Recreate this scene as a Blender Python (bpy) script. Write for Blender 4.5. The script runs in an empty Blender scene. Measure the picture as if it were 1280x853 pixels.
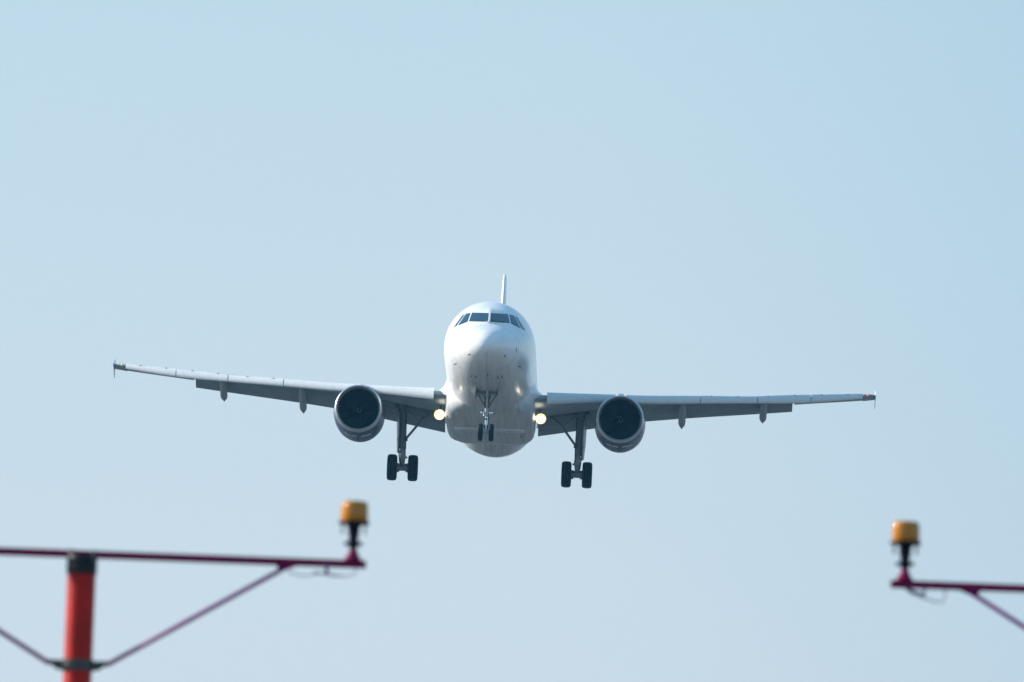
import bpy, math, random
from mathutils import Vector, Matrix
from mathutils.bvhtree import BVHTree

random.seed(7)
R = math.radians
S = bpy.context.scene
COL = S.collection

# ---------------------------------------------------------------- camera
ELEV, ROLL = R(6.0), R(2.1)
CAM_POS = Vector((0, 0, 1.7))
fwd = Vector((0, math.cos(ELEV), math.sin(ELEV)))
up0 = Vector((0, -math.sin(ELEV), math.cos(ELEV)))
r0 = Vector((1, 0, 0))
rgt = r0 * math.cos(ROLL) + up0 * math.sin(ROLL)
upv = up0 * math.cos(ROLL) - r0 * math.sin(ROLL)
cd = bpy.data.cameras.new('camera')
cam = bpy.data.objects.new('camera', cd)
COL.objects.link(cam)
m = Matrix((rgt, upv, -fwd)).transposed().to_4x4()
m.translation = CAM_POS
cam.matrix_world = m
cd.lens = 300
cd.sensor_width = 36
cd.clip_start = 0.5
cd.clip_end = 20000
cd.dof.use_dof = True
cd.dof.focus_distance = 372
cd.dof.aperture_fstop = 5.8
S.camera = cam

# ---------------------------------------------------------------- sky and sun
SUN_EL, SUN_AZ = R(24), R(-75)          # azimuth counted from +Y towards +X
w = bpy.data.worlds.new('World')
S.world = w
w.use_nodes = True
nt = w.node_tree
bg = nt.nodes['Background']
sky = nt.nodes.new('ShaderNodeTexSky')
sky.sky_type = 'NISHITA'
sky.sun_disc = False
sky.sun_elevation = SUN_EL
sky.sun_rotation = SUN_AZ
sky.air_density = 1.0
sky.dust_density = 0.7
sky.ozone_density = 2.2
# thin haze near the horizon evens out the sky; it fades with height
geo = nt.nodes.new('ShaderNodeTexCoord')
sep = nt.nodes.new('ShaderNodeSeparateXYZ')
nt.links.new(geo.outputs['Generated'], sep.inputs[0])
hz = nt.nodes.new('ShaderNodeMapRange')
hz.interpolation_type = 'SMOOTHSTEP'
hz.inputs['From Min'].default_value = 0.0
hz.inputs['From Max'].default_value = 0.34
hz.inputs['To Min'].default_value = 0.82
hz.inputs['To Max'].default_value = 0.60
nt.links.new(sep.outputs[2], hz.inputs[0])
hx = nt.nodes.new('ShaderNodeMix')
hx.data_type = 'RGBA'
nt.links.new(hz.outputs[0], hx.inputs[0])
nt.links.new(sky.outputs[0], hx.inputs[6])
# the veil itself turns from pale to blue with height
hc = nt.nodes.new('ShaderNodeValToRGB')
cre = hc.color_ramp.elements
cre[0].position, cre[0].color = 0.06, (.350, .393, .455, 1)
cre[1].position, cre[1].color = 0.55, (.150, .320, .490, 1)
e_ = cre.new(0.15)
e_.color = (.308, .398, .444, 1)
nt.links.new(sep.outputs[2], hc.inputs[0])
vm = nt.nodes.new('ShaderNodeVectorMath')
vm.operation = 'SCALE'
vm.inputs['Scale'].default_value = 10
nt.links.new(hc.outputs[0], vm.inputs[0])
nt.links.new(vm.outputs[0], hx.inputs[7])
# the sky deepens away from the sun's side
ax_ = nt.nodes.new('ShaderNodeMapRange')
ax_.interpolation_type = 'SMOOTHSTEP'
ax_.inputs['From Min'].default_value = 0.0
ax_.inputs['From Max'].default_value = 0.09
nt.links.new(sep.outputs[0], ax_.inputs[0])
dm = nt.nodes.new('ShaderNodeMix')
dm.data_type = 'RGBA'
dm.blend_type = 'MULTIPLY'
nt.links.new(ax_.outputs[0], dm.inputs[0])
nt.links.new(hx.outputs[2], dm.inputs[6])
dm.inputs[7].default_value = (0.85, 0.925, 0.96, 1)
nt.links.new(dm.outputs[2], bg.inputs[0])
bg.inputs[1].default_value = 0.12
sd = bpy.data.lights.new('sun', 'SUN')
sd.energy = 5.0
sd.angle = R(0.5)
sd.color = (1.0, 0.95, 0.88)
sun = bpy.data.objects.new('sun', sd)
COL.objects.link(sun)
sv = Vector((math.sin(SUN_AZ) * math.cos(SUN_EL), math.cos(SUN_AZ) * math.cos(SUN_EL), math.sin(SUN_EL)))
sun.rotation_euler = sv.to_track_quat('Z', 'Y').to_euler()
sun.location = (-60, 100, 80)

S.view_settings.view_transform = 'Standard'
S.view_settings.look = 'None'
S.view_settings.exposure = 0.55
S.view_settings.gamma = 1
S.view_settings.use_curve_mapping = False
S.cycles.use_denoising = True
S.cycles.max_bounces = 8
S.cycles.filter_width = 1.5


# ---------------------------------------------------------------- materials
def mat(name, col, rough=0.5, metal=0.0, coat=0.0, ior=1.5, emit=None, estr=0, noise=None, bump=None, spec=None):
    """noise = (scale, amount, stretch): the base colour varies by amount; bump = (scale, strength)"""
    M = bpy.data.materials.new(name)
    M.use_nodes = True
    t = M.node_tree
    b = t.nodes['Principled BSDF']
    b.inputs['Base Color'].default_value = (*col, 1)
    b.inputs['Roughness'].default_value = rough
    b.inputs['Metallic'].default_value = metal
    b.inputs['Coat Weight'].default_value = coat
    b.inputs['Coat Roughness'].default_value = 0.08
    b.inputs['IOR'].default_value = ior
    if spec is not None:
        b.inputs['Specular IOR Level'].default_value = spec
    if emit:
        b.inputs['Emission Color'].default_value = (*emit, 1)
        b.inputs['Emission Strength'].default_value = estr
    tc = t.nodes.new('ShaderNodeTexCoord')
    if noise:
        mp = t.nodes.new('ShaderNodeMapping')
        mp.inputs['Scale'].default_value = noise[2] if len(noise) > 2 else (1, 1, 1)
        n = t.nodes.new('ShaderNodeTexNoise')
        n.inputs['Scale'].default_value = noise[0]
        n.inputs['Detail'].default_value = 5
        r = t.nodes.new('ShaderNodeMapRange')
        r.inputs['From Min'].default_value = 0.3
        r.inputs['From Max'].default_value = 0.7
        r.inputs['To Min'].default_value = 1 - noise[1]
        r.inputs['To Max'].default_value = 1.0
        mx = t.nodes.new('ShaderNodeMix')
        mx.data_type = 'RGBA'
        mx.blend_type = 'MULTIPLY'
        mx.inputs[0].default_value = 1
        mx.inputs[6].default_value = (*col, 1)
        t.links.new(tc.outputs['Object'], mp.inputs[0])
        t.links.new(mp.outputs[0], n.inputs[0])
        t.links.new(n.outputs[0], r.inputs[0])
        t.links.new(r.outputs[0], mx.inputs[7])
        t.links.new(mx.outputs[2], b.inputs['Base Color'])
    if bump:
        n2 = t.nodes.new('ShaderNodeTexNoise')
        n2.inputs['Scale'].default_value = bump[0]
        n2.inputs['Detail'].default_value = 4
        bp = t.nodes.new('ShaderNodeBump')
        bp.inputs['Strength'].default_value = bump[1]
        bp.inputs['Distance'].default_value = 0.02
        t.links.new(tc.outputs['Object'], n2.inputs[0])
        t.links.new(n2.outputs[0], bp.inputs['Height'])
        t.links.new(bp.outputs[0], b.inputs['Normal'])
    return M


def hull_material():
    """white airliner paint: skin joints, nose gear bay doors, radome ring, belly dirt and painted reflection streaks, cabin window row"""
    M = mat('white_hull_paint', (0.85, 0.85, 0.84), 0.22, coat=0.35, noise=(1.2, 0.10, (2.0, 0.25, 2.0)))
    t = M.node_tree
    b = t.nodes['Principled BSDF']
    L = t.links.new

    def math_(op, a, c=None, d=None):
        n = t.nodes.new('ShaderNodeMath')
        n.operation = op
        for i, v in enumerate((a, c, d)):
            if v is None:
                continue
            if isinstance(v, (int, float)):
                n.inputs[i].default_value = v
            else:
                L(v, n.inputs[i])
        return n.outputs[0]
    tc = t.nodes.new('ShaderNodeTexCoord')
    sp = t.nodes.new('ShaderNodeSeparateXYZ')
    L(tc.outputs['Object'], sp.inputs[0])
    X, Y, Z = sp.outputs[0], math_('ADD', sp.outputs[1], OFF.y), math_('ADD', sp.outputs[2], OFF.z)

    def near(v, c, hw):
        return math_('COMPARE', v, c, hw)
    lines = near(Y, 1.42, 0.012)
    for y in (2.2, 3.1, 4.3, 5.5, 6.9, 7.6, 8.4, 9.3, 10.2, 13.0, 14.4, 15.9):
        lines = math_('MAXIMUM', lines, math_('MULTIPLY', near(Y, y, 0.008), 0.7))
    low = math_('LESS_THAN', Z, -1.0)
    gy = math_('MULTIPLY', math_('GREATER_THAN', Y, 2.9), math_('LESS_THAN', Y, 6.4))
    ax = math_('ABSOLUTE', X)
    door = math_('MULTIPLY', near(ax, 0.47, 0.014), math_('MULTIPLY', gy, low))
    door = math_('MAXIMUM', door, math_('MULTIPLY', near(ax, 0.0, 0.008), low))
    lines = math_('MAXIMUM', lines, door)
    # cabin windows: pitch 0.533 m, 0.23 wide, 0.33 high
    wy = math_('LESS_THAN', math_('ABSOLUTE', math_('SUBTRACT', math_('PINGPONG', math_('SUBTRACT', Y, 7.0), 0.2665), 0.0)), 0.115)
    wz = near(Z, 0.42, 0.165)
    wr = math_('MULTIPLY', math_('GREATER_THAN', Y, 7.0), math_('LESS_THAN', Y, 30.2))
    side = math_('GREATER_THAN', ax, 1.2)
    win = math_('MULTIPLY', math_('MULTIPLY', wy, wz), math_('MULTIPLY', wr, side))
    dark = math_('MAXIMUM', math_('MULTIPLY', lines, 0.6), math_('MULTIPLY', win, 0.95))
    # lower skin greyed by dirt, with streaky belly reflections painted into its colour
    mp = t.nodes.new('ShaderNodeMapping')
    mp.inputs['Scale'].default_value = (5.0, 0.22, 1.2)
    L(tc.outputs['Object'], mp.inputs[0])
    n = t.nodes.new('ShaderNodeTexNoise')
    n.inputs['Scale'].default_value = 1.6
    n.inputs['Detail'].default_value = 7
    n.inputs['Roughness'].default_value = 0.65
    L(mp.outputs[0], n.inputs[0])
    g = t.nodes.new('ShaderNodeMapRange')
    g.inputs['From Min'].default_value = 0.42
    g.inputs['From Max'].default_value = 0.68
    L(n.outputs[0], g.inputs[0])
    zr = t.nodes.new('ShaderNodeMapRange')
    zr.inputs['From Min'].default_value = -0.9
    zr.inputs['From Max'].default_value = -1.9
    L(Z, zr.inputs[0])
    dirt_and_sheen = math_('MULTIPLY', math_('ADD', math_('MULTIPLY', g.outputs[0], 0.28), 0.52), zr.outputs[0])
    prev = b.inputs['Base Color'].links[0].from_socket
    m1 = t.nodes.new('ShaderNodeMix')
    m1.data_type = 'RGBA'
    L(dirt_and_sheen, m1.inputs[0])
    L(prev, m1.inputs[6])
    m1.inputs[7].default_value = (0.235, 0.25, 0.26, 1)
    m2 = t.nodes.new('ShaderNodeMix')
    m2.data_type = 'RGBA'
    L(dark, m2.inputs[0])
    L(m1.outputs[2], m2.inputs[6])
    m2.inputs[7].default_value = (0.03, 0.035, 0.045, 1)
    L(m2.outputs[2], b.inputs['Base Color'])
    rg = math_('ADD', math_('MULTIPLY', dirt_and_sheen, 0.3), 0.22)
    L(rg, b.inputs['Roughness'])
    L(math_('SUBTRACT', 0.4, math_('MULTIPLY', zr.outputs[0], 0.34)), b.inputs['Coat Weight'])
    return M


OFF = Vector((0, 17.0, -4.2))           # the aircraft's base: below the main wheels, in nose coordinates
M_HULL = hull_material()
M_WHITE = mat('white_wing_root_paint', (0.78, 0.78, 0.77), 0.3, coat=0.4, noise=(3, 0.12))
M_SLAT = mat('pale_grey_slat_paint', (0.68, 0.70, 0.71), 0.32, coat=0.2, noise=(4, 0.14, (0.5, 3, 3)))
M_WING = mat('grey_wing_paint', (0.27, 0.32, 0.35), 0.42, noise=(1.4, 0.25, (0.6, 2, 1)))
M_FLAP = mat('grey_flap_paint', (0.24, 0.285, 0.31), 0.45, noise=(2.0, 0.22, (0.5, 2, 1)))
M_FAIR = mat('grey_track_fairing_paint', (0.28, 0.33, 0.34), 0.4, noise=(3, 0.15))
M_DARK = mat('dark_recess', (0.02, 0.022, 0.026), 0.7, noise=(5, 0.3))
M_GLASS = mat('cockpit_glass', (0.005, 0.035, 0.06), 0.04, coat=0.4, ior=1.5, noise=(2.5, 0.4))
M_SEAL = mat('window_seal', (0.09, 0.10, 0.11), 0.5, noise=(8, 0.2))
M_COWL = mat('navy_cowl_paint', (0.006, 0.020, 0.075), 0.32, coat=0.1, spec=.25, noise=(2, 0.2))
M_LIP = mat('polished_inlet_lip', (0.50, 0.52, 0.54), 0.32, metal=0.75, noise=(4, 0.12))
M_BARREL = mat('inlet_barrel', (0.012, 0.018, 0.03), 0.7, spec=.2, noise=(6, 0.2))
M_BLADE = mat('fan_blade_metal', (0.008, 0.010, 0.016), 0.6, spec=.2, noise=(6, 0.2))
M_SPIN = mat('black_spinner', (0.012, 0.014, 0.02), 0.6, spec=.2, noise=(6, 0.2))
M_SWIRL = mat('white_swirl_paint', (0.22, 0.24, 0.26), 0.6, noise=(6, 0.1))
M_GEAR = mat('grey_gear_paint', (0.24, 0.26, 0.27), 0.4, noise=(7, 0.3))
M_NGEAR = mat('light_gear_paint', (0.55, 0.57, 0.58), 0.35, noise=(7, 0.25))
M_CHROME = mat('chrome_piston', (0.8, 0.82, 0.84), 0.12, metal=1.0, noise=(7, 0.05))
M_RUBBER = mat('tyre_rubber', (0.007, 0.008, 0.010), 0.75, spec=.25, noise=(9, 0.3), bump=(30, 0.3))
M_RIM = mat('wheel_rim', (0.3, 0.31, 0.32), 0.4, metal=0.6, noise=(9, 0.2))
M_EXH = mat('burnt_exhaust_metal', (0.2, 0.18, 0.16), 0.4, metal=0.9, noise=(5, 0.3))
M_REDMARK = mat('red_marking', (0.36, 0.14, 0.14), 0.5, noise=(20, 0.2))
M_LAND = mat('lit_landing_lens', (1, 1, 0.95), 0.2, emit=(1.0, 0.97, 0.86), estr=4.5)
M_LGLOW = mat('lens_glow_halo', (0.9, 0.75, 0.3), 0.2, emit=(1.0, 0.72, 0.20), estr=0.9)  # yellow glow halo round the lens, made as an emissive ring
M_NAVR = mat('red_nav_lens', (0.5, 0.02, 0.02), 0.2, emit=(1.0, 0.05, 0.05), estr=2.0)
M_NAVG = mat('pale_nav_lens', (0.6, 0.5, 0.25), 0.2, emit=(1.0, 0.75, 0.35), estr=0.6)

M_POLE = mat('red_pole_paint', (0.50, 0.008, 0.003), 0.45, spec=.25, noise=(6, 0.25), bump=(40, 0.15))
M_BAR = mat('fringe_tinted_bar_paint', (0.21, 0.0004, 0.06), 0.5, spec=.15, noise=(9, 0.2))  # red paint with shade and purple lens fringing mixed into the colour
M_BRACE = mat('fringe_tinted_brace_paint', (0.24, 0.002, 0.20), 0.5, spec=.2, noise=(9, 0.2))  # purple of lens fringing and sky blur put into the red
M_CLAMP = mat('black_clamp_steel', (0.008, 0.012, 0.012), 0.5, spec=.25, noise=(12, 0.3))
M_BRONZE = mat('dull_steel_collar', (0.06, 0.07, 0.065), 0.35, metal=0.5, noise=(12, 0.3))
M_AMBER = mat('amber_lens', (0.50, 0.18, 0.002), 0.10, coat=0.3, spec=.35, noise=(8, 0.15))
M_STEM = mat('black_lamp_stem', (0.004, 0.003, 0.018), 0.5, spec=.15, noise=(12, 0.2))
M_CABLE = mat('grey_violet_cable', (0.22, 0.20, 0.34), 0.5, noise=(12, 0.2))


# ---------------------------------------------------------------- mesh helpers
class MB:
    def __init__(self):
        self.v, self.f, self.mi, self.sm = [], [], [], []

    def add(self, vs, fs, mi=0, smooth=False):
        o = len(self.v)
        self.v += [Vector(p) for p in vs]
        for f in fs:
            self.f.append(tuple(i + o for i in f))
            self.mi.append(mi)
            self.sm.append(smooth)

    def box(self, c, s, mi=0, rot=None, bev=0.0):
        hx, hy, hz = s[0] / 2, s[1] / 2, s[2] / 2
        b = min(bev, hx * .45, hy * .45, hz * .45)
        if b > 0:      # chamfered box: three rings pairs
            vs, idx = [], {}
            for sx in (-1, 1):
                for sy in (-1, 1):
                    for sz in (-1, 1):
                        for k in range(3):
                            q = [sx * (hx - b), sy * (hy - b), sz * (hz - b)]
                            q[k] = (sx * hx, sy * hy, sz * hz)[k]
                            idx[(sx, sy, sz, k)] = len(vs)
                            vs.append(Vector(q))
            fs = []
            g = lambda a, k: idx[(a[0], a[1], a[2], k)]
            for k in range(3):
                i, j = (k + 1) % 3, (k + 2) % 3
                for s_ in (-1, 1):
                    loop = []
                    for (p, q) in ((-1, -1), (1, -1), (1, 1), (-1, 1)):
                        a = [0, 0, 0]; a[k] = s_; a[i] = p; a[j] = q
                        loop.append(g(a, k))
                    fs.append(loop if s_ > 0 else loop[::-1])
                for p in (-1, 1):
                    for q in (-1, 1):
                        a = [0, 0, 0]; c2 = [0, 0, 0]
                        a[i] = c2[i] = p; a[j] = c2[j] = q; a[k] = -1; c2[k] = 1
                        l = [g(a, i), g(c2, i), g(c2, j), g(a, j)]
                        fs.append(l if p * q < 0 else l[::-1])
            for a in [(x, y, z) for x in (-1, 1) for y in (-1, 1) for z in (-1, 1)]:
                l = [g(a, 0), g(a, 1), g(a, 2)]
                fs.append(l if a[0] * a[1] * a[2] > 0 else l[::-1])
        else:
            vs = [Vector((x * hx, y * hy, z * hz)) for x in (-1, 1) for y in (-1, 1) for z in (-1, 1)]
            fs = [(0, 1, 3, 2), (4, 6, 7, 5), (0, 4, 5, 1), (2, 3, 7, 6), (0, 2, 6, 4), (1, 5, 7, 3)]
        if rot:
            vs = [rot @ p for p in vs]
        self.add([p + Vector(c) for p in vs], fs, mi)

    def loft(self, rings, mi=0, cap=True, smooth=True, closed=True):
        n = len(rings[0])
        vs = [p for r in rings for p in r]
        fs = []
        for i in range(len(rings) - 1):
            for j in range(n if closed else n - 1):
                k = (j + 1) % n
                fs.append((i * n + j, i * n + k, (i + 1) * n + k, (i + 1) * n + j))
        self.add(vs, fs, mi, smooth)
        if cap:
            self.add(rings[0], [tuple(range(n))[::-1]], mi)
            self.add(rings[-1], [tuple(range(n))], mi)

    def tube(self, pts, rad, mi=0, n=14, cap=True):
        pts = [Vector(p) for p in pts]
        if not isinstance(rad, (list, tuple)):
            rad = [rad] * len(pts)
        rings = []
        prev = None
        for i, p in enumerate(pts):
            d = (pts[min(i + 1, len(pts) - 1)] - pts[max(i - 1, 0)]).normalized()
            if prev is None:
                a = d.orthogonal().normalized()
            else:
                a = (prev - d * prev.dot(d)).normalized()
            prev = a
            b = d.cross(a)
            rings.append([p + (a * math.cos(2 * math.pi * k / n) + b * math.sin(2 * math.pi * k / n)) * rad[i] for k in range(n)])
        self.loft(rings, mi, cap)

    def lathe(self, prof, origin=(0, 0, 0), axis='y', n=48, mi=0, cap=False):
        """prof = [(along, radius)]"""
        o = Vector(origin)
        rings = []
        for a, r in prof:
            ring = []
            for k in range(n):
                t = 2 * math.pi * k / n
                c, s = math.cos(t) * r, math.sin(t) * r
                q = {'y': (c, a, s), 'z': (c, s, a), 'x': (a, c, s)}[axis]
                ring.append(o + Vector(q))
            rings.append(ring)
        self.loft(rings, mi, cap)

    def build(self, name, mats, parent=None, off=None, label=None, autosmooth=None, fix=True):
        me = bpy.data.meshes.new(name)
        o = off if off is not None else Vector((0, 0, 0))
        me.from_pydata([tuple(p - o) for p in self.v], [], self.f)
        if not isinstance(mats, (list, tuple)):
            mats = [mats]
        for x in mats:
            me.materials.append(x)
        for p, i, s in zip(me.polygons, self.mi, self.sm):
            p.material_index = i
            p.use_smooth = s
        if fix:
            import bmesh
            bm = bmesh.new()
            bm.from_mesh(me)
            bmesh.ops.remove_doubles(bm, verts=bm.verts, dist=0.0004)
            bmesh.ops.recalc_face_normals(bm, faces=bm.faces)
            bm.to_mesh(me)
            bm.free()
        me.update()
        if autosmooth:
            me.set_sharp_from_angle(angle=R(autosmooth))
        ob = bpy.data.objects.new(name, me)
        COL.objects.link(ob)
        ob.parent = parent
        if label:
            ob['label'] = label
        return ob


def empty(name, loc, label, cat, group=None):
    e = bpy.data.objects.new(name, None)
    COL.objects.link(e)
    e.location = loc
    e['label'] = label
    e['category'] = cat
    if group:
        e['group'] = group
    return e


def lerp_tab(tab, x):
    if x <= tab[0][0]:
        return tab[0][1]
    for (a, b), (c, d) in zip(tab, tab[1:]):
        if x <= c:
            return b + (d - b) * (x - a) / (c - a)
    return tab[-1][1]


def pchip(xs, ys):
    n = len(xs)
    h = [xs[i + 1] - xs[i] for i in range(n - 1)]
    d = [(ys[i + 1] - ys[i]) / h[i] for i in range(n - 1)]
    mm = [d[0]] + [0] * (n - 2) + [d[-1]]
    for i in range(1, n - 1):
        if d[i - 1] * d[i] > 0:
            w1, w2 = 2 * h[i] + h[i - 1], h[i] + 2 * h[i - 1]
            mm[i] = (w1 + w2) / (w1 / d[i - 1] + w2 / d[i])

    def f(x):
        x = min(max(x, xs[0]), xs[-1])
        i = 0
        while i < n - 2 and x > xs[i + 1]:
            i += 1
        t = (x - xs[i]) / h[i]
        return ((2 * t**3 - 3 * t**2 + 1) * ys[i] + (t**3 - 2 * t**2 + t) * h[i] * mm[i]
                + (-2 * t**3 + 3 * t**2) * ys[i + 1] + (t**3 - t**2) * h[i] * mm[i + 1])
    return f


def sstep(a, b, x):
    t = min(max((x - a) / (b - a), 0), 1)
    return t * t * (3 - 2 * t)


# ---------------------------------------------------------------- ground
def ground():
    g = MB()
    n, rad = 48, 6000
    rings = [(0.0, 0), (60, 1), (200, 2), (600, 3), (1800, 4), (rad, 5)]
    vs = [Vector((0, 0, 0))]
    for r, _ in rings[1:]:
        for k in range(n):
            t = 2 * math.pi * k / n
            vs.append(Vector((r * math.cos(t), r * math.sin(t), 0)))
    fs = [(0, 1 + k, 1 + (k + 1) % n) for k in range(n)]
    for i in range(len(rings) - 2):
        for k in range(n):
            a = 1 + i * n
            fs.append((a + k, a + n + k, a + n + (k + 1) % n, a + (k + 1) % n))
    g.add(vs, fs)
    M = bpy.data.materials.new('dry_airfield_grass')
    M.use_nodes = True
    t = M.node_tree
    b = t.nodes['Principled BSDF']
    b.inputs['Roughness'].default_value = 0.95
    tc = t.nodes.new('ShaderNodeTexCoord')
    n1 = t.nodes.new('ShaderNodeTexNoise')
    n1.inputs['Scale'].default_value = 0.05
    n1.inputs['Detail'].default_value = 10
    cr = t.nodes.new('ShaderNodeValToRGB')
    cr.color_ramp.elements[0].position = 0.3
    cr.color_ramp.elements[0].color = (0.075, 0.085, 0.085, 1)
    cr.color_ramp.elements[1].position = 0.7
    cr.color_ramp.elements[1].color = (0.150, 0.150, 0.145, 1)
    t.links.new(tc.outputs['Object'], n1.inputs[0])
    t.links.new(n1.outputs[0], cr.inputs[0])
    t.links.new(cr.outputs[0], b.inputs['Base Color'])
    o = g.build('ground', M, fix=False)
    o['kind'] = 'structure'
    # tarmac strip under the approach, 4 mm above the grass
    r = MB()
    r.add([(-22, 420, .004), (22, 420, .004), (22, 2800, .004), (-22, 2800, .004)], [(0, 1, 2, 3)])
    o = r.build('runway', mat('asphalt', (0.06, 0.06, 0.062), 0.85, noise=(0.4, 0.3)), fix=False)
    o['kind'] = 'structure'


ground()

# ================================================================ aircraft
AC_POS = Vector((-1.0346, 358.734, 39.9316))
AC_ROT = (Matrix.Rotation(R(-0.8967), 3, 'Z') @ Matrix.Rotation(R(-2.9256), 3, 'X') @ Matrix.Rotation(R(0.328), 3, 'Y'))
plane = empty('airliner', AC_POS + AC_ROT @ OFF,
              'white twin engine airliner head on in the sky, landing gear down', 'airplane')
plane.rotation_euler = AC_ROT.to_euler()


def part(mb, name, mats, parent=None, label=None, autosmooth=40):
    return mb.build(name, mats, parent or plane, OFF, label, autosmooth)


# fuselage profile: station, half width, top, bottom, height of the widest line
FUS = [(0.0, 0.0, -0.70, -0.70, -0.70), (0.06, .27, -.46, -.93, -.70), (0.25, .56, -.24, -1.14, -.69), (0.5, .80, -.05, -1.30, -.67),
       (1.0, 1.12, .16, -1.52, -.60), (1.45, 1.32, .345, -1.66, -.52), (1.9, 1.475, .56, -1.77, -.44), (2.3, 1.58, .80, -1.85, -.37),
       (2.8, 1.70, 1.10, -1.92, -.28), (3.5, 1.815, 1.47, -1.99, -.18), (4.5, 1.915, 1.84, -2.04, -.08), (5.5, 1.96, 2.00, -2.065, -.03),
       (6.5, 1.975, 2.06, -2.07, 0), (8.0, 1.975, 2.07, -2.07, 0), (23.3, 1.975, 2.07, -2.07, 0), (26.5, 1.93, 2.07, -1.70, .12),
       (29.5, 1.70, 2.06, -1.30, .4), (32.5, 1.30, 2.02, -.52, .75), (35.0, .82, 1.85, .15, 1.0), (37.0, .35, 1.45, .65, 1.05), (37.57, .12, 1.20, .92, 1.06)]
_u = [math.sqrt(f[0]) for f in FUS]
F_w, F_t, F_b, F_c = [pchip(_u, [f[k] for f in FUS]) for k in (1, 2, 3, 4)]


def fus_ring(x, n=128):
    u = math.sqrt(x)
    hw, zt, zb, zc = F_w(u), F_t(u), F_b(u), F_c(u)
    out = []
    bump = sstep(1.55, 2.0, x) * (1 - sstep(2.9, 3.6, x))
    for k in range(n):
        t = 2 * math.pi * k / n
        X = hw * math.sin(t)
        c = math.cos(t)
        Z = zc + ((zt - zc) if c > 0 else (zc - zb)) * c
        y = x
        if c > 0.2:
            q = sstep(.2, .6, c)
            y += -0.26 * bump * q * math.exp(-abs(X) / .42)
        out.append(Vector((X, y, Z)))
    return out


st = [0.0, .004, .015, .035, .06, .1, .15, .22, .3, .4, .5, .62, .75, .9, 1.05, 1.2, 1.35, 1.45]
x = 1.55
while x < 4.2:
    st.append(round(x, 3))
    x += 0.1
st += [4.4, 4.7, 5.0, 5.4, 5.8, 6.2, 6.6, 7, 7.5, 8.5, 10, 12, 14, 16, 18, 20, 22, 24, 24.8, 25.6, 26.5, 27.5, 28.5, 29.5, 30.5, 31.5, 32.5, 33.5, 34.3, 35, 35.7, 36.4, 37, 37.3, 37.57]
fus = MB()
rings = [fus_ring(max(s, 1e-6)) for s in st]
fus.loft(rings, 0, cap=True)
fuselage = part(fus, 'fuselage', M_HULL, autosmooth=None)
BV = BVHTree.FromPolygons([tuple(v) for v in fus.v], fus.f)
VIEW = Vector((0, 1, .16)).normalized()


def on_hull(X, Z, zy=2.6, off=0.0):
    """point of the hull met by a line through (X, zy, Z) running aft and slightly up"""
    o = Vector((X, zy, Z)) - VIEW * 6
    loc, nor, i, d = BV.ray_cast(o, VIEW)
    if loc is None:
        return None, None
    if nor.dot(VIEW) > 0:
        nor = -nor
    return loc + nor * off, nor


def hull_patch(poly4, o1, thick=0.02, nu=10, nv=6, corner=0.0):
    """a thin curved plate on the hull; poly4 = inner top, outer top, outer bottom, inner bottom in (X, Z)"""
    a, b, c, d = poly4
    top, bot = [], []
    for j in range(nv + 1):
        v = j / nv
        for i in range(nu + 1):
            u = i / nu
            vv = v
            if corner and u < corner * 2 and v > .999:
                vv = 1 - corner * (1 - u / (corner * 2)) ** 2
            X = (a[0] * (1 - u) + b[0] * u) * (1 - vv) + (d[0] * (1 - u) + c[0] * u) * vv
            Z = (a[1] * (1 - u) + b[1] * u) * (1 - vv) + (d[1] * (1 - u) + c[1] * u) * vv
            p, nn = on_hull(X, Z)
            if p is None:
                p, nn = on_hull(X * .98, Z - .02)
            top.append(p + nn * o1)
            bot.append(p + nn * (o1 - thick))
    W = nu + 1
    mbb = MB()
    fs = [(j * W + i, j * W + i + 1, (j + 1) * W + i + 1, (j + 1) * W + i) for j in range(nv) for i in range(nu)]
    N = len(top)
    fs2 = [tuple(q + N for q in f[::-1]) for f in fs]
    edge = [i for i in range(W)] + [j * W + nu for j in range(1, nv + 1)] + [nv * W + i for i in range(nu - 1, -1, -1)] + [j * W for j in range(nv - 1, 0, -1)]
    fe = [(edge[k], edge[(k + 1) % len(edge)], edge[(k + 1) % len(edge)] + N, edge[k] + N) for k in range(len(edge))]
    mbb.add(top + bot, fs + fs2 + fe, 0, True)
    return mbb


WIN = [[(.058, 1.03), (.755, 1.02), (.86, .665), (.062, .685)],
       [(.835, 1.0), (1.025, .965), (1.33, .455), (.945, .64)],
       [(1.085, .935), (1.17, .905), (1.52, .365), (1.385, .445)]]
for s in (-1, 1):
    for i, w4 in enumerate(WIN):
        cx = sum(p[0] for p in w4) / 4
        cz = sum(p[1] for p in w4) / 4
        out = [((p[0] + (p[0] - cx) / max(abs(p[0] - cx), .05) * .012), p[1] + (.014 if p[1] > cz else -.014)) for p in w4]
        seal = part(hull_patch([(s * p[0], p[1]) for p in out], .006), 'window_seal', M_SEAL)
        g = part(hull_patch([(s * p[0], p[1]) for p in w4], .012, corner=.22 if i == 0 else 0), 'cockpit_window', M_GLASS)
        seal.parent = g
    # wiper at the foot of each windshield
    a, _ = on_hull(s * .30, .66, off=.03)
    b, _ = on_hull(s * .62, .672, off=.03)
    wp = MB()
    wp.tube([a, b], .009, n=6)
    part(wp, 'windshield_wiper', M_DARK)

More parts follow.
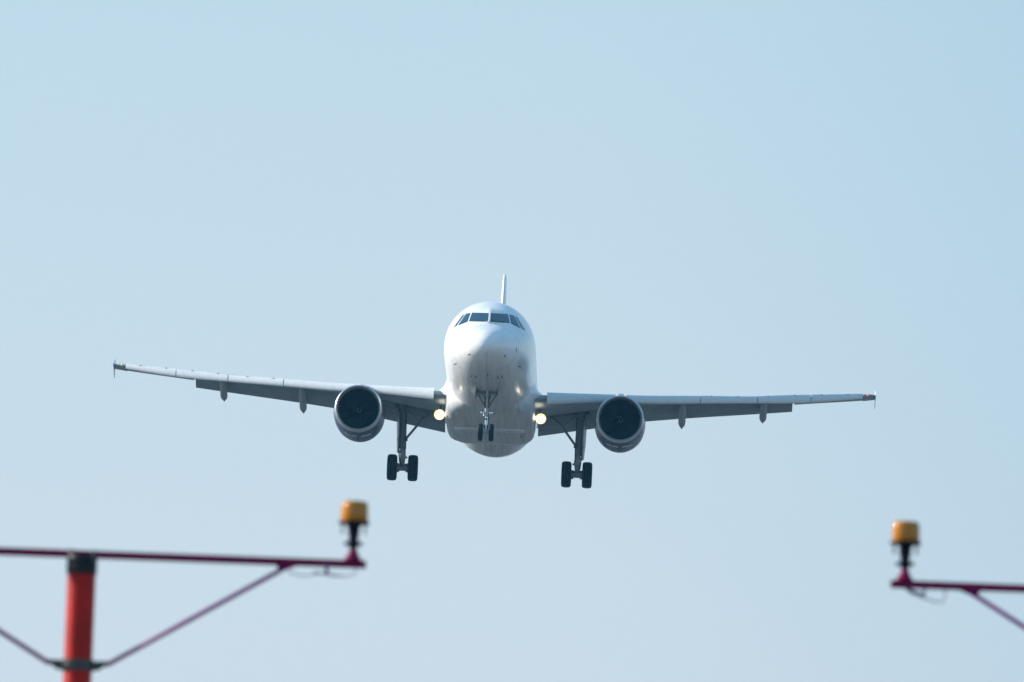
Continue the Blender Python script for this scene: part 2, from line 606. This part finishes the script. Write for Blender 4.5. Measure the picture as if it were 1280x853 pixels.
# sensors and small markings on the nose
for (X, Z) in ((.735, -.84), (1.33, -1.28), (.46, -1.77), (.63, -1.74)):
    for s in (-1, 1):
        p, nn = on_hull(s * X, Z, 2.0)
        q = MB()
        q.tube([p - nn * .01, p + nn * .05, p + nn * .10 + Vector((0, .02, 0))], [.022, .02, .012], n=8)
        q.tube([p + nn * .10 + Vector((0, .05, 0)), p + nn * .10 - Vector((0, .09, 0))], [.014, .009], n=8)
        part(q, 'pitot_probe', M_DARK)
p, nn = on_hull(.04, -1.68, 2.0)
q = MB()
q.box(p + nn * .03, (.03, .16, .08), 0, bev=.01)
part(q, 'drain_mast', M_DARK)
for s in (-1, 1):
    q = hull_patch([(s * 1.20, -.575 + .60), (s * 1.235, -.575 + .60), (s * 1.235, -.72 + .60), (s * 1.20, -.72 + .60)], .004, .006, 2, 3)
    # red access notice: the patch is cast at the station of the cheeks
    q = MB()
    pts = []
    for (X, Z) in ((1.195, -.50), (1.235, -.50), (1.235, -.66), (1.195, -.66)):
        pp, n2 = on_hull(s * X, Z, 2.0, .004)
        pts.append((pp, n2))
    q.add([a for a, _ in pts] + [a - b * .006 for a, b in pts], [(0, 1, 2, 3), (7, 6, 5, 4), (0, 4, 5, 1), (1, 5, 6, 2), (2, 6, 7, 3), (3, 7, 4, 0)])
    part(q, 'access_marking', M_REDMARK)
# whip antenna on the crown
q = MB()
q.loft([[Vector((dx * .02, 8.6 + dy, z)) for dx, dy in ((-1, 0), (0, -.15), (1, 0), (0, .15))] for z in (2.04, 2.45)], smooth=False)
part(q, 'blade_antenna', M_WHITE)
q = MB()
q.loft([[Vector((dx * .015, 12.0 + dy, z)) for dx, dy in ((-1, 0), (0, -.15), (1, 0), (0, .15))] for z in (-2.62, -2.3)], smooth=False)

# wing root and belly fairing
BF = MB()
half = [(0, 1), (.45, 1), (.68, .99), (.82, .94), (.92, .85), (.975, .72), (1.0, .52), (1.0, .30), (1.0, .08)]
BFS = [  # station, half width at the flank, bottom, root flare, top
    (10.0, .90, -1.72, 0.0, -.95), (10.5, 1.30, -1.90, 0.0, -.80), (10.9, 1.62, -2.03, 0.0, -.60), (11.3, 1.85, -2.14, .06, -.50), (11.8, 1.92, -2.26, .20, -.45), (12.4, 1.95, -2.37, .34, -.45),
    (13.2, 1.97, -2.42, .40, -.45), (15, 1.97, -2.43, .40, -.5), (16.8, 1.96, -2.42, .40, -.6), (17.6, 1.94, -2.385, .30, -.6), (18.3, 1.92, -2.27, .2, -.7),
    (19.5, 1.88, -2.08, .08, -.8), (21, 1.7, -1.95, 0.0, -.9)]
rr = []
for (x, hw, zb, fl, zt) in BFS:
    z0 = -1.15
    side = []
    for (a, b) in half:
        side.append((a * hw, z0 + (zb - z0) * b))
    side += [(hw + fl * .75, -1.12), (hw + fl, -.98), (hw + fl * .8, -.86), (hw + fl * .35, -.74), (hw + .005, zt - .02), (hw - .08, zt + .3)]
    full = side[::1] + [(-a, b) for a, b in side[::-1][:-1]]
    rr.append([Vector((a, x, b)) for a, b in full])
BF.loft(rr, 0, cap=True)
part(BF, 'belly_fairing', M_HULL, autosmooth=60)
for s in (-1, 1):
    q = MB()
    q.box((s * 1.42, 12.0, -2.20), (.26, .4, .06), 0, Matrix.Rotation(R(-11), 3, 'X'), bev=.03)
    part(q, 'air_inlet', M_DARK)
    q = MB()
    q.box((s * .62 + .75, 14.9, -2.435), (.07, .3, .012), 0)
    if s > 0:
        part(q, 'belly_marking', M_REDMARK)
# raised fairing strips: two joints, and aft a bright edge reflection modelled solid
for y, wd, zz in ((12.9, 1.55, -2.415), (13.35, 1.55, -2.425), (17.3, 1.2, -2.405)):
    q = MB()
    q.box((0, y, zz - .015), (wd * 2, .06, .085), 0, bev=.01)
    part(q, 'fairing_joint_glint_strip', M_WHITE)

# ---------------------------------------------------------------- wings
Z_TOP = pchip([0, 2.2, 5.0, 6.6, 9.13, 11.8, 12.42, 16.2, 17.1], [-1.0, -.86, -.63, -.48, -.19, .11, .22, .74, .87])
Z_BOT = pchip([0, 2.45, 4.86, 6.6, 9.3, 11.8, 13.3, 16.4, 17.1], [-1.75, -1.39, -1.05, -.87, -.54, -.24, -.06, .51, .66])
le = lambda y: 11.6 + (y - 1.98) * .5206
te = lambda y: 18.6 if y < 6.4 else 18.6 + (y - 6.4) * .272
Z_FL = pchip([0, 2.05, 4.7, 6.9, 13.3, 17.1], [-2.2, -1.83, -1.345, -.935, .015, .60])
fl_ch = lambda y: (1.35 if y < 6.4 else 1.28 - (y - 6.4) * .065)


def airfoil(x0, x1, z0, z1, t, y, n=14, sharp=.01):
    ring = []
    c = x1 - x0
    for k in range(n + 1):
        u = (1 - math.cos(math.pi * k / n)) / 2
        h = 5 * t * (.2969 * math.sqrt(u) - .126 * u - .3516 * u * u + .2843 * u**3 - .1015 * u**4) + sharp * u / 2
        ring.append((x0 + c * u, z0 + (z1 - z0) * u + h))
    for k in range(n, 0, -1):
        u = (1 - math.cos(math.pi * k / n)) / 2
        h = 5 * t * (.2969 * math.sqrt(u) - .126 * u - .3516 * u * u + .2843 * u**3 - .1015 * u**4) * .85 + sharp * u / 2
        ring.append((x0 + c * u, z0 + (z1 - z0) * u - h))
    return [Vector((y, a, b)) for a, b in ring]


def mirror(mb, s):
    for v in mb.v:
        v.x *= s
    return mb


for s in (-1, 1):
    W = MB()
    ys = [1.2, 2.0, 3, 4, 5, 6, 6.4, 7.5, 9, 10.5, 12, 13.35]
    rg_ = []
    for y in ys:
        zt, zb = Z_TOP(y), Z_BOT(y)
        h = zt - zb
        x0 = le(y) + .12
        flx = te(y) - fl_ch(y) * .86
        x1 = flx + .25
        zf = Z_FL(y) + fl_ch(y) * .52
        rg_.append(airfoil(x0, x1, zb + h * .50, zf + .02, h * 1.0, y, sharp=.08))
    W.loft(rg_, 0, cap=True)
    rg_ = []
    for y in (13.4, 14.5, 15.5, 16.45):
        zt, zb = Z_TOP(y), Z_BOT(y)
        h = zt - zb
        rg_.append(airfoil(le(y) + .06, te(y) - .05 - (y - 13.4) * .05, zb + h * .55, Z_TOP(y) - .03, h * .6, y, sharp=.02))
    W.loft(rg_, 0, cap=True)
    wing = part(mirror(W, s), 'wing', M_WING,
                label='sunlit grey wing with navy engine' if s < 0 else 'shaded grey wing with navy engine', autosmooth=35)
    # fixed tip with lamp and fence
    q = MB()
    rg_ = []
    for y, k in ((16.46, 1.0), (16.75, .8), (16.93, .55), (17.0, .25)):
        zc = (Z_TOP(y) + Z_BOT(y)) / 2 + .04
        rg_.append(airfoil(le(y) + (1 - k) * .35, te(y) - .2, zc - .02, zc + .03, .20 * k + .02, y, sharp=.01))
    q.loft(rg_, 0)
    tip = part(mirror(q, s), 'wing_tip', M_DARK if False else M_WING, wing)
    q = MB()
    prof = [(19.45, .80), (19.95, 1.0), (20.6, 1.16), (20.95, 1.15), (20.85, .85), (20.95, .36), (20.6, .34), (19.95, .62)]
    for yy in (17.02, 17.045):
        pass
    q.loft([[Vector((17.0 + dx, a, b)) for a, b in prof] for dx in (-.008, .010)], smooth=False)
    part(mirror(q, s), 'wing_tip_fence', M_SLAT, wing)
    q = MB()
    q.lathe([(-.06, .0), (-.05, .025), (0, .035), (.1, .035), (.15, 0)], (16.62, le(16.62) + .06, Z_TOP(16.62) - .09), 'y', 12)
    part(mirror(q, s), 'navigation_light', M_NAVR if s > 0 else M_NAVG, wing)
    # slats
    sl = [(2.47, 5.45), (5.95, 9.18), (9.215, 11.70), (11.735, 14.08), (14.115, 16.42)]
    shape = [(.06, 0), (-.02, .08), (-.07, .26), (-.05, .48), (.06, .74), (.26, .93), (.55, 1.02), (.95, 1.02), (.93, .99), (.5, .93), (.28, .78), (.16, .55), (.13, .3), (.14, .06)]
    for (ya, yb) in sl:
        q = MB()
        rg_ = []
        for k in range(7):
            y = ya + (yb - ya) * k / 6
            zt, zb = Z_TOP(y), Z_BOT(y)
            h = zt - zb
            rg_.append([Vector((y, le(y) - .05 + a * h, zb + b * h)) for a, b in shape])
        q.loft(rg_, 0, smooth=True)
        # small dark bleed ports along the upper edge
        k = ya + .45
        while k < yb - .1 and ya > 6:
            h = Z_TOP(k) - Z_BOT(k)
            q.box((k, le(k) - .05 + .17 * h, Z_BOT(k) + .89 * h), (.05, .03, .03), 1)
            k += 1.18
        part(mirror(q, s), 'slat', [M_SLAT, M_DARK], wing, autosmooth=50)
    # flaps
    for (ya, yb, nm) in ((2.06, 6.32, 'flap'), (6.42, 13.32, 'flap')):
        q = MB()
        rg_ = []
        for k in range(9):
            y = ya + (yb - ya) * k / 8
            c = fl_ch(y)
            rg_.append(airfoil(te(y) - c * .86, te(y), Z_FL(y) + c * .50, Z_FL(y), .15 * c, y, sharp=.03))
        q.loft(rg_, 0)
        part(mirror(q, s), nm, M_FLAP, wing, autosmooth=35)
    # flap track fairings
    for (y, zt_) in ((12.02, -.58), (8.42, -1.13), (4.96, -1.74)):
        q = MB()
        yb_ = te(y) + .32
        ya_ = yb_ - (3.2 if y < 10 else 2.6)
        zstart = (Z_BOT(y) + Z_FL(y)) / 2 + .20
        rg_ = []
        for k in range(17):
            u = k / 16
            wv = .16 * (min(u / .25, 1) ** .5 if u < .25 else (1 if u < .85 else 1 - (u - .85) / .15))
            wv = max(wv, .004)
            xx = ya_ + (yb_ - ya_) * u
            zz = zstart + (zt_ - zstart) * u ** 1.5
            hh = wv * 1.1 * (1 - .5 * u)
            rg_.append([Vector((y + wv * math.cos(2 * math.pi * j / 16), xx, zz + hh * math.sin(2 * math.pi * j / 16))) for j in range(16)])
        q.loft(rg_, 0)
        part(mirror(q, s), 'flap_track_fairing', M_FAIR, wing, autosmooth=50)

# ---------------------------------------------------------------- engines
EZ = -2.06
for s in (-1, 1):
    ex = 5.70 * s
    e = MB()
    e.lathe([(10.93, 1.045), (11.3, 1.08), (12, 1.11), (12.8, 1.11), (13.6, 1.08), (14.3, .99), (14.9, .90), (14.9, .87), (14.0, .92)], (ex, 0, EZ), 'y', 72)
    nac = part(e, 'engine', M_COWL)
    q = MB()
    q.lathe([(11.0, .875), (10.9, .882), (10.80, .90), (10.73, .935), (10.70, .97), (10.715, .995), (10.77, 1.018), (10.93, 1.047)], (ex, 0, EZ), 'y', 72)
    part(q, 'inlet_lip', M_LIP, nac)
    q = MB()
    q.lathe([(11.0, .873), (11.3, .868), (11.75, .868), (12.3, .87)], (ex, 0, EZ), 'y', 72)
    part(q, 'inlet_barrel', M_BARREL, nac)
    q = MB()
    nb = 36
    for k in range(nb):
        a0 = 2 * math.pi * k / nb
        rows = []
        for r_, tw, cw in ((.27, .9, .06), (.45, .75, .075), (.65, .6, .085), (.845, .45, .09)):
            rad = Vector((math.cos(a0), 0, math.sin(a0)))
            tan = Vector((-math.sin(a0), 0, math.cos(a0)))
            dr = tan * math.cos(tw) * cw + Vector((0, 1, 0)) * math.sin(tw) * cw
            c = Vector((ex, 11.75, EZ)) + rad * r_
            nrm = dr.cross(rad).normalized() * .004
            rows.append([c - dr + nrm, c + dr + nrm, c + dr - nrm, c - dr - nrm])
        q.loft(rows, 0, smooth=False)
    q.lathe([(11.95, .0), (11.95, .85), (12.0, .85), (12.0, 0)], (ex, 0, EZ), 'y', 48, mi=1)
    fan = part(q, 'fan', [M_BLADE, M_BARREL], nac, autosmooth=30)
    q = MB()
    q.lathe([(11.22, .001), (11.26, .05), (11.38, .12), (11.55, .19), (11.72, .25), (11.80, .27), (11.9, .27)], (ex, 0, EZ), 'y', 36)
    pts, rads = [], []
    for k in range(28):
        u = k / 27
        a = u * 5.2 + (1.2 if s < 0 else 2.6)
        rr_ = .03 + .105 * u
        yy = lerp_tab([(0, 11.22), (.05, 11.26), (.12, 11.38), (.19, 11.55)], rr_) - .005
        pts.append(Vector((ex + rr_ * math.cos(a) * (1), yy, EZ + rr_ * math.sin(a))))
        rads.append(.016 * (1 - u * .6))
    q.tube(pts, rads, mi=1, n=8)
    part(q, 'spinner', [M_SPIN, M_SWIRL], nac)
    q = MB()
    q.lathe([(14.2, .62), (14.9, .60), (15.6, .43), (15.6, .40), (15.0, .50)], (ex, 0, EZ), 'y', 40)
    q.lathe([(15.0, .28), (15.7, .24), (16.2, .05), (16.25, .001)], (ex, 0, EZ), 'y', 30)
    part(q, 'exhaust_nozzle', M_EXH, nac)
    # latches and drain mast under the cowl
    q = MB()
    q.tube([(ex, 12.2, EZ - 1.10), (ex, 12.25, EZ - 1.20)], .02, n=8)
    part(q, 'cowl_drain', M_DARK, nac)
    for a in (-.42, -.16, .24, .45):
        q = MB()
        q.box((ex + 1.105 * math.sin(a), 11.6 + abs(a) * .5, EZ - 1.105 * math.cos(a)), (.24, .30, .02), 0, Matrix.Rotation(-a, 3, 'Y'), bev=.006)
        part(q, 'cowl_latch', M_NGEAR, nac)
    q = MB()
    pyl = [(11.55, .04, -1.02, -.96), (11.9, .12, -1.05, -.82), (12.6, .17, -1.1, -.68), (13.4, .20, -1.15, -.60), (14.5, .22, -1.3, -.72), (16.0, .22, -1.25, -.9), (18.0, .15, -1.05, -.95), (18.8, .03, -1.0, -.95)]
    q.loft([[Vector((ex + a * w_, x_, zb if b < 0 else zt)) if abs(b) == 1 else Vector((ex + a * w_, x_, (zb + zt) / 2))
             for a, b in ((-.6, -1), (.6, -1), (1, 0), (.6, 1), (-.6, 1), (-1, 0))] for x_, w_, zb, zt in pyl], smooth=True)
    part(q, 'engine_pylon', M_SLAT, autosmooth=60)

# ---------------------------------------------------------------- tail
q = MB()
rg_ = []
for (z, xl, xt, t) in ((1.75, 28.2, 35.0, .42), (4.0, 30.1, 35.5, .36), (6.0, 31.85, 35.85, .29), (7.6, 33.3, 36.1, .20), (7.85, 33.6, 36.12, .16), (7.95, 33.9, 36.1, .06)):
    ring = airfoil(xl, xt, 0, 0, t * 1.0, 0, n=12, sharp=.02)
    rg_.append([Vector((p.z * 1.0, p.y, z)) for p in ring])
q.loft(rg_, 0)
part(q, 'vertical_stabilizer', M_WHITE, autosmooth=45)
for s in (-1, 1):
    q = MB()
    rg_ = []
    for (y, xl, xt, z, t) in ((.5, 31.3, 35.4, .95, .22), (3, 32.9, 35.9, 1.2, .16), (6.1, 34.8, 36.5, 1.52, .09), (6.22, 35.1, 36.4, 1.53, .03)):
        rg_.append(airfoil(xl, xt, z, z - .05, t, y, n=10))
    q.loft(rg_, 0)
    part(mirror(q, s), 'horizontal_stabilizer', M_WHITE, autosmooth=45)


# ---------------------------------------------------------------- landing gear
def wheel(cx, cy, cz, r, wd, parent):
    q = MB()
    h = wd / 2
    q.lathe([(-h * .55, r * .50), (-h * .85, r * .56), (-h, r * .70), (-h * .98, r * .84), (-h * .82, r * .95), (-h * .5, r * .99), (-h * .46, r * .975), (-h * .40, r * .975), (-h * .36, r),
             (-h * .06, r), (-h * .03, r * .98), (h * .03, r * .98), (h * .06, r), (h * .36, r), (h * .40, r * .975), (h * .46, r * .975), (h * .5, r * .99),
             (h * .82, r * .95), (h * .98, r * .84), (h, r * .70), (h * .85, r * .56), (h * .55, r * .50)], (cx, cy, cz), 'x', 44)
    w_ = part(q, 'wheel', M_RUBBER, parent, autosmooth=None)
    q = MB()
    q.lathe([(-h * .7, .001), (-h * .7, r * .15), (-h * .35, r * .2), (-h * .35, r * .42), (-h * .6, r * .51), (h * .6, r * .51), (h * .35, r * .42), (h * .35, r * .2), (h * .7, r * .15), (h * .7, .001)], (cx, cy, cz), 'x', 30)
    return w_, q


for s in (-1, 1):
    q = MB()
    T = lambda pts: [(s * a, b, c) for a, b, c in pts]
    q.tube(T([(3.99, 17.45, -.75), (3.93, 17.55, -2.05), (3.90, 17.6, -2.75)]), [.16, .155, .14], 0, 18)
    q.tube(T([(3.90, 17.6, -2.62), (3.90, 17.6, -2.78)]), .17, 0, 18)
    q.tube(T([(3.90, 17.6, -2.75), (3.86, 17.68, -3.62)]), .105, 2, 16)
    q.tube(T([(3.40, 17.7, -3.62), (4.32, 17.7, -3.62)]), .09, 0, 14)
    q.lathe([(-.15, .0), (-.15, .16), (.15, .16), (.15, 0)], (s * 3.86, 17.7, -3.6), 'x', 18)
    for k in (-1, 1):
        q.lathe([(-.08, .0), (-.08, .20), (.08, .20), (.08, 0)], (s * (3.86 + k * .22), 17.7, -3.62), 'x', 18)   # brake packs
    # torque links
    q.tube(T([(3.80, 17.42, -2.75), (3.76, 17.25, -3.15), (3.83, 17.5, -3.55)]), [.05, .04, .05], 0, 8)
    # upper trunnion, hoses, small boxes
    q.tube(T([(3.55, 17.5, -.98), (4.32, 17.5, -.95)]), .13, 0, 12)
    q.tube(T([(4.10, 17.35, -1.0), (4.08, 17.35, -2.5), (3.99, 17.45, -3.4), (3.9, 17.5, -3.55)]), .028, 1, 6)
    q.tube(T([(3.78, 17.32, -1.1), (3.75, 17.32, -2.6), (3.78, 17.4, -3.45)]), .022, 1, 6)
    q.box((s * 3.74, 17.4, -2.42), (.13, .15, .10), 0, bev=.02)
    q.box((s * 3.70, 17.4, -3.20), (.10, .12, .08), 0, bev=.02)
    q.box((s * 3.99, 17.4, -2.95), (.08, .12, .12), 0, bev=.02)
    gear = part(q, 'main_landing_gear', [M_GEAR, M_DARK, M_NGEAR])
    for k in (-1, 1):
        wl, rim = wheel(s * (3.86 + k * .46), 17.7, -3.62, .585, .44, gear)
        rr_ = part(rim, 'wheel_rim', M_RIM, gear)
    q = MB()
    q.tube(T([(3.78, 17.5, -2.38), (3.02, 17.45, -1.40)]), .055, 0, 10)
    q.tube(T([(3.02, 17.45, -1.40), (2.45, 17.4, -.95)]), .045, 0, 10)
    q.tube(T([(3.75, 17.4, -1.02), (3.18, 17.35, -1.55)]), .025, 0, 8)
    q.tube(T([(3.18, 17.35, -1.55), (2.5, 17.3, -1.12)]), .022, 0, 8)
    q.tube(T([(3.70, 17.3, -1.0), (2.55, 17.3, -1.16)]), .022, 0, 8)
    q.box((s * 3.05, 17.42, -1.43), (.14, .14, .14), 0, Matrix.Rotation(R(40), 3, 'Y'), bev=.02)
    part(q, 'side_stay', M_GEAR, gear)
    q = MB()
    for d in (0,):
        pr = [(17.05, -1.25), (18.25, -1.25), (18.3, -2.2), (18.0, -2.9), (17.5, -3.0), (17.15, -2.3)]
        q.loft([[Vector((s * (4.17 + dx + (b + 1.25) * .03 + (a - 18.1) * .10), a, b)) for a, b in pr] for dx in (0, .035)], smooth=False)
        q.tube(T([(3.98, 17.5, -1.6), (4.17, 17.5, -1.6)]), .025, 0, 6)
        q.tube(T([(3.95, 17.5, -2.4), (4.14, 17.5, -2.4)]), .025, 0, 6)
    part(q, 'gear_door', M_GEAR, gear)

q = MB()
q.tube([(0, 5.25, -1.75), (0, 5.15, -2.9)], [.13, .115], 0, 18)
q.tube([(0, 5.16, -2.84), (0, 5.15, -3.02)], .15, 0, 18)
q.tube([(0, 5.15, -3.0), (0, 5.07, -3.73)], .065, 2, 14)
q.tube([(-.34, 5.07, -3.73), (.34, 5.07, -3.73)], .05, 0, 12)
q.box((0, 5.07, -3.70), (.17, .16, .18), 0, bev=.03)
q.tube([(0, 5.30, -2.95), (0, 5.52, -3.3), (0, 5.18, -3.66)], [.05, .035, .05], 1, 8)
q.tube([(-.09, 5.0, -2.2), (-.10, 5.0, -2.95), (-.06, 5.0, -3.6)], .016, 1, 6)
q.tube([(.08, 5.0, -2.2), (.10, 5.0, -2.95), (.07, 5.0, -3.6)], .016, 1, 6)
q.box((-.03, 4.99, -3.16), (.16, .08, .05), 1, bev=.01)
ng = part(q, 'nose_landing_gear', [M_NGEAR, M_DARK, M_CHROME])
for k in (-1, 1):
    wl, rim = wheel(k * .235, 5.07, -3.73, .375, .21, ng)
    part(rim, 'wheel_rim', M_RIM, ng)
    q = MB()
    q.tube([(k * .44, 4.6, -2.07), (k * .06, 5.1, -2.66)], .042, 0, 8)
    q.tube([(k * .46, 4.6, -2.09), (0, 4.6, -2.10)], .05, 0, 8)
    q.tube([(k * .22, 4.6, -2.10), (k * .04, 5.1, -2.45)], .025, 0, 8)
    part(q, 'drag_brace', M_GEAR, ng)
    q = MB()
    pr = [(4.0, -1.95), (5.9, -2.0), (5.85, -2.45), (4.15, -2.35)]
    q.loft([[Vector((k * (.465 + dx + (-1.95 - b) * .1), a, b)) for a, b in pr] for dx in (0, .025)], smooth=False)
    part(q, 'nose_gear_door', M_HULL, ng)
    q = MB()
    q.lathe([(.10, .0), (.06, .07), (0, .085), (-.015, .085)], (k * .19, 4.92, -2.90), 'y', 18, mi=0)
    q.lathe([(-.015, .082), (-.03, .05), (-.035, .001)], (k * .19, 4.92, -2.90), 'y', 18, mi=1)
    q.tube([(0, 5.05, -2.90), (k * .19, 4.98, -2.90)], .025, 0, 6)
    part(q, 'taxi_light', [M_NGEAR, M_CHROME], ng)
q = MB()
q.tube([(0, 4.25, -1.9), (0, 5.1, -2.65)], .05, 0, 8)
part(q, 'retraction_strut', M_NGEAR, ng)

# landing lights at the wing roots
for s in (-1, 1):
    for (X, Z, y, r_) in ((2.22, -1.82, 13.5, .19), (1.955, -1.79, 13.5, .06)):
        q = MB()
        q.lathe([(.22, .001), (.16, r_ * .7), (.02, r_ * 1.12), (-.02, r_ * 1.12), (-.12, r_ * 1.12), (-.12, r_ * 1.09), (-.02, r_ * 1.09)], (s * X, y, Z), 'y', 28, mi=0)
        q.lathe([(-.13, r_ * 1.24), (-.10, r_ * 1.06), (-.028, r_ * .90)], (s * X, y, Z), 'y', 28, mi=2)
        q.lathe([(-.028, r_ * .90), (-.045, r_ * .4), (-.05, .001)], (s * X, y, Z), 'y', 28, mi=1)
        q.tube([(s * X, y + .1, Z), (s * (X - .05), y + .25, Z + .5)], .04, 0, 8)
        part(q, 'landing_light', [M_GEAR, M_LAND, M_LGLOW])

# ================================================================ approach light masts
D = 50.0


def mast_lamp(parent, x, zb):
    """lamp standing on the bar at local x; zb = height of the bar's axis"""
    b = MB()
    b.lathe([(.012, .050), (.022, .050), (.03, .042), (.075, .022), (.085, .022)], (x, 0, zb), 'z', 28, cap=True)
    lamp = b.build('approach_lamp', M_BAR, parent, autosmooth=40)
    b = MB()
    b.lathe([(.080, .024), (.098, .024), (.100, .055), (.120, .055), (.122, .026), (.15, .030), (.205, .036), (.222, .045), (.224, .092), (.240, .092), (.24, .08)],
            (x, 0, zb), 'z', 36, cap=True)
    b.build('lamp_stem', M_STEM, lamp, autosmooth=40)
    b = MB()
    b.lathe([(.240, .080), (.252, .083), (.335, .081), (.352, .076), (.360, .064), (.363, .0)], (x, 0, zb), 'z', 48, cap=False)
    b.build('amber_lens', M_AMBER, lamp, autosmooth=50)
    for k in range(8):
        t = 2 * math.pi * (k + .5) / 8
        b = MB()
        X, Y = x + .072 * math.cos(t), .072 * math.sin(t)
        b.tube([(X, Y, zb + .228), (X, Y, zb + .168)], .005, n=6)
        b.build('retaining_clip', M_STEM, lamp)
    return lamp


def approach_mast(px_x, height, label, cable):
    t = empty('approach_light_mast', (0, 0, 0), label, 'light mast', 'approach light masts in front of the runway')
    zb = height
    b = MB()
    b.lathe([(0.0, .13), (.02, .13), (.02, .086), (zb - .11, .084)], (0, 0, 0), 'z', 48, cap=True)
    b.build('pole', M_POLE, t, autosmooth=40)
    b = MB()
    b.lathe([(zb - .115, .0), (zb - .115, .090), (zb - .01, .090), (zb - .005, .086), (zb - .005, .0)], (0, 0, 0), 'z', 40)
    cap = b.build('pole_cap', M_CLAMP, t, autosmooth=40)
    for s in (-1, 1):
        b = MB()
        X = s * .068
        b.tube([(X, -.034, zb - .09), (X, -.034, zb + .012), (X, -.02, zb + .028), (X, .02, zb + .028), (X, .034, zb + .012), (X, .034, zb - .09)], .007, n=8)
        b.tube([(X, -.10, zb - .035), (X, -.03, zb - .035)], .014, n=6)
        b.build('u_bolt', M_BRONZE, cap)
    L = 1.668
    b = MB()
    # the bar lies across the cap
    rings = []
    for X in (-L, L):
        rings.append([Vector((X, a * .023, zb + c * .023 + .002)) for a, c in ((-1, -.75), (-.75, -1), (.75, -1), (1, -.75), (1, .75), (.75, 1), (-.75, 1), (-1, .75))])
    b.loft(rings, 0, smooth=False)
    b.build('crossbar', M_BAR, t)
    zc = zb - .652
    b = MB()
    b.lathe([(zc - .032, .086), (zc - .032, .093), (zc + .032, .093), (zc + .032, .086)], (0, 0, 0), 'z', 40)
    for s in (-1, 1):
        q = [Vector((s * .09, 0, zc - .032)), Vector((s * .125, 0, zc - .026)), Vector((s * .185, 0, zc + .018)), Vector((s * .175, 0, zc + .030)), Vector((s * .09, 0, zc + .028))]
        b.loft([[p + Vector((0, dy, 0)) for p in q] for dy in (-.012, .012)], smooth=False)
    b.build('brace_collar', [M_BRONZE, M_CLAMP], t, autosmooth=40)
    for s in (-1, 1):
        b = MB()
        b.tube([(s * .165, 0, zc + .005), (s * 1.20, 0, zb - .030)], .0145, 0, 12)
        b.build('brace', M_BRACE, t)
        b = MB()
        q = [(s * 1.13, zb - .012), (s * 1.29, zb - .012), (s * 1.24, zb - .03), (s * 1.19, zb - .050), (s * 1.16, zb - .05)]
        b.loft([[Vector((a, dy, c)) for a, c in q] for dy in (-.01, .01)], smooth=False)
        b.build('gusset', M_BAR, t)
        mast_lamp(t, s * 1.588, zb + .012)
    cable(t, zb)
    # place
    d = fwd + rgt * (px_x[0] - 640) / F_PX - upv * (px_x[1] - 426.5) / F_PX
    p = CAM_POS + d * (D / d.y)
    t.location = (p.x, D, 0)
    return t, p


F_PX = 300 / 36 * 1280


def cable_left(t, zb):
    b = MB()
    pts = [(1.20, .02, zb - .01), (1.22, .02, zb - .06), (1.30, .03, zb - .075), (1.42, .03, zb - .055), (1.55, .03, zb - .07), (1.61, .02, zb - .05), (1.60, .0, zb)]
    b.tube(pts, .004, n=6)
    b.tube([(1.36, .02, zb - .05), (1.44, .03, zb - .062), (1.52, .02, zb - .07)], .006, n=6)
    b.tube([(1.43, .0, zb + .02), (1.435, -.02, zb - .02), (1.44, .0, zb - .055)], .012, n=8)
    b.build('power_cable', M_CABLE, t)


def cable_right(t, zb):
    b = MB()
    pts = [(-1.59, 0, zb - .01), (-1.55, .02, zb - .045), (-1.48, .03, zb - .07), (-1.40, .03, zb - .092), (-1.355, .03, zb - .09), (-1.345, .02, zb - .05), (-1.35, .0, zb)]
    b.tube(pts, .0045, n=6)
    b.tube([(-1.58, 0, zb - .02), (-1.53, .01, zb - .04), (-1.46, .02, zb - .058)], .009, n=6)
    b.tube([(-1.47, .02, zb - .06), (-1.465, .02, zb)], .007, n=6)
    b.build('power_cable', M_CABLE, t)


d = fwd + rgt * (103 - 640) / F_PX - upv * (693.5 - 426.5) / F_PX
H = (CAM_POS + d * (D / d.y)).z
approach_mast((103, 693.5), H, 'red approach light pole with black cap and braced crossbar, left of the airliner', cable_left)
approach_mast((1468, 743.5), H, 'approach light mast of which only lamp and bar end show, right of the airliner', cable_right)


# ---------------------------------------------------------------- haze
HZ = 0.00011
hb = MB()
hb.box((0, 0, 29.5), (12400, 12400, 61))
MH = bpy.data.materials.new('air_haze')
MH.use_nodes = True
t_ = MH.node_tree
t_.nodes.remove(t_.nodes['Principled BSDF'])
pv = t_.nodes.new('ShaderNodeVolumePrincipled')
pv.inputs['Color'].default_value = (0.18, 0.62, 1.0, 1)
pv.inputs['Density'].default_value = HZ
pv.inputs['Anisotropy'].default_value = 0.2
t_.links.new(pv.outputs[0], t_.nodes['Material Output'].inputs['Volume'])
ho = hb.build('haze', MH, fix=False)
ho['kind'] = 'stuff'
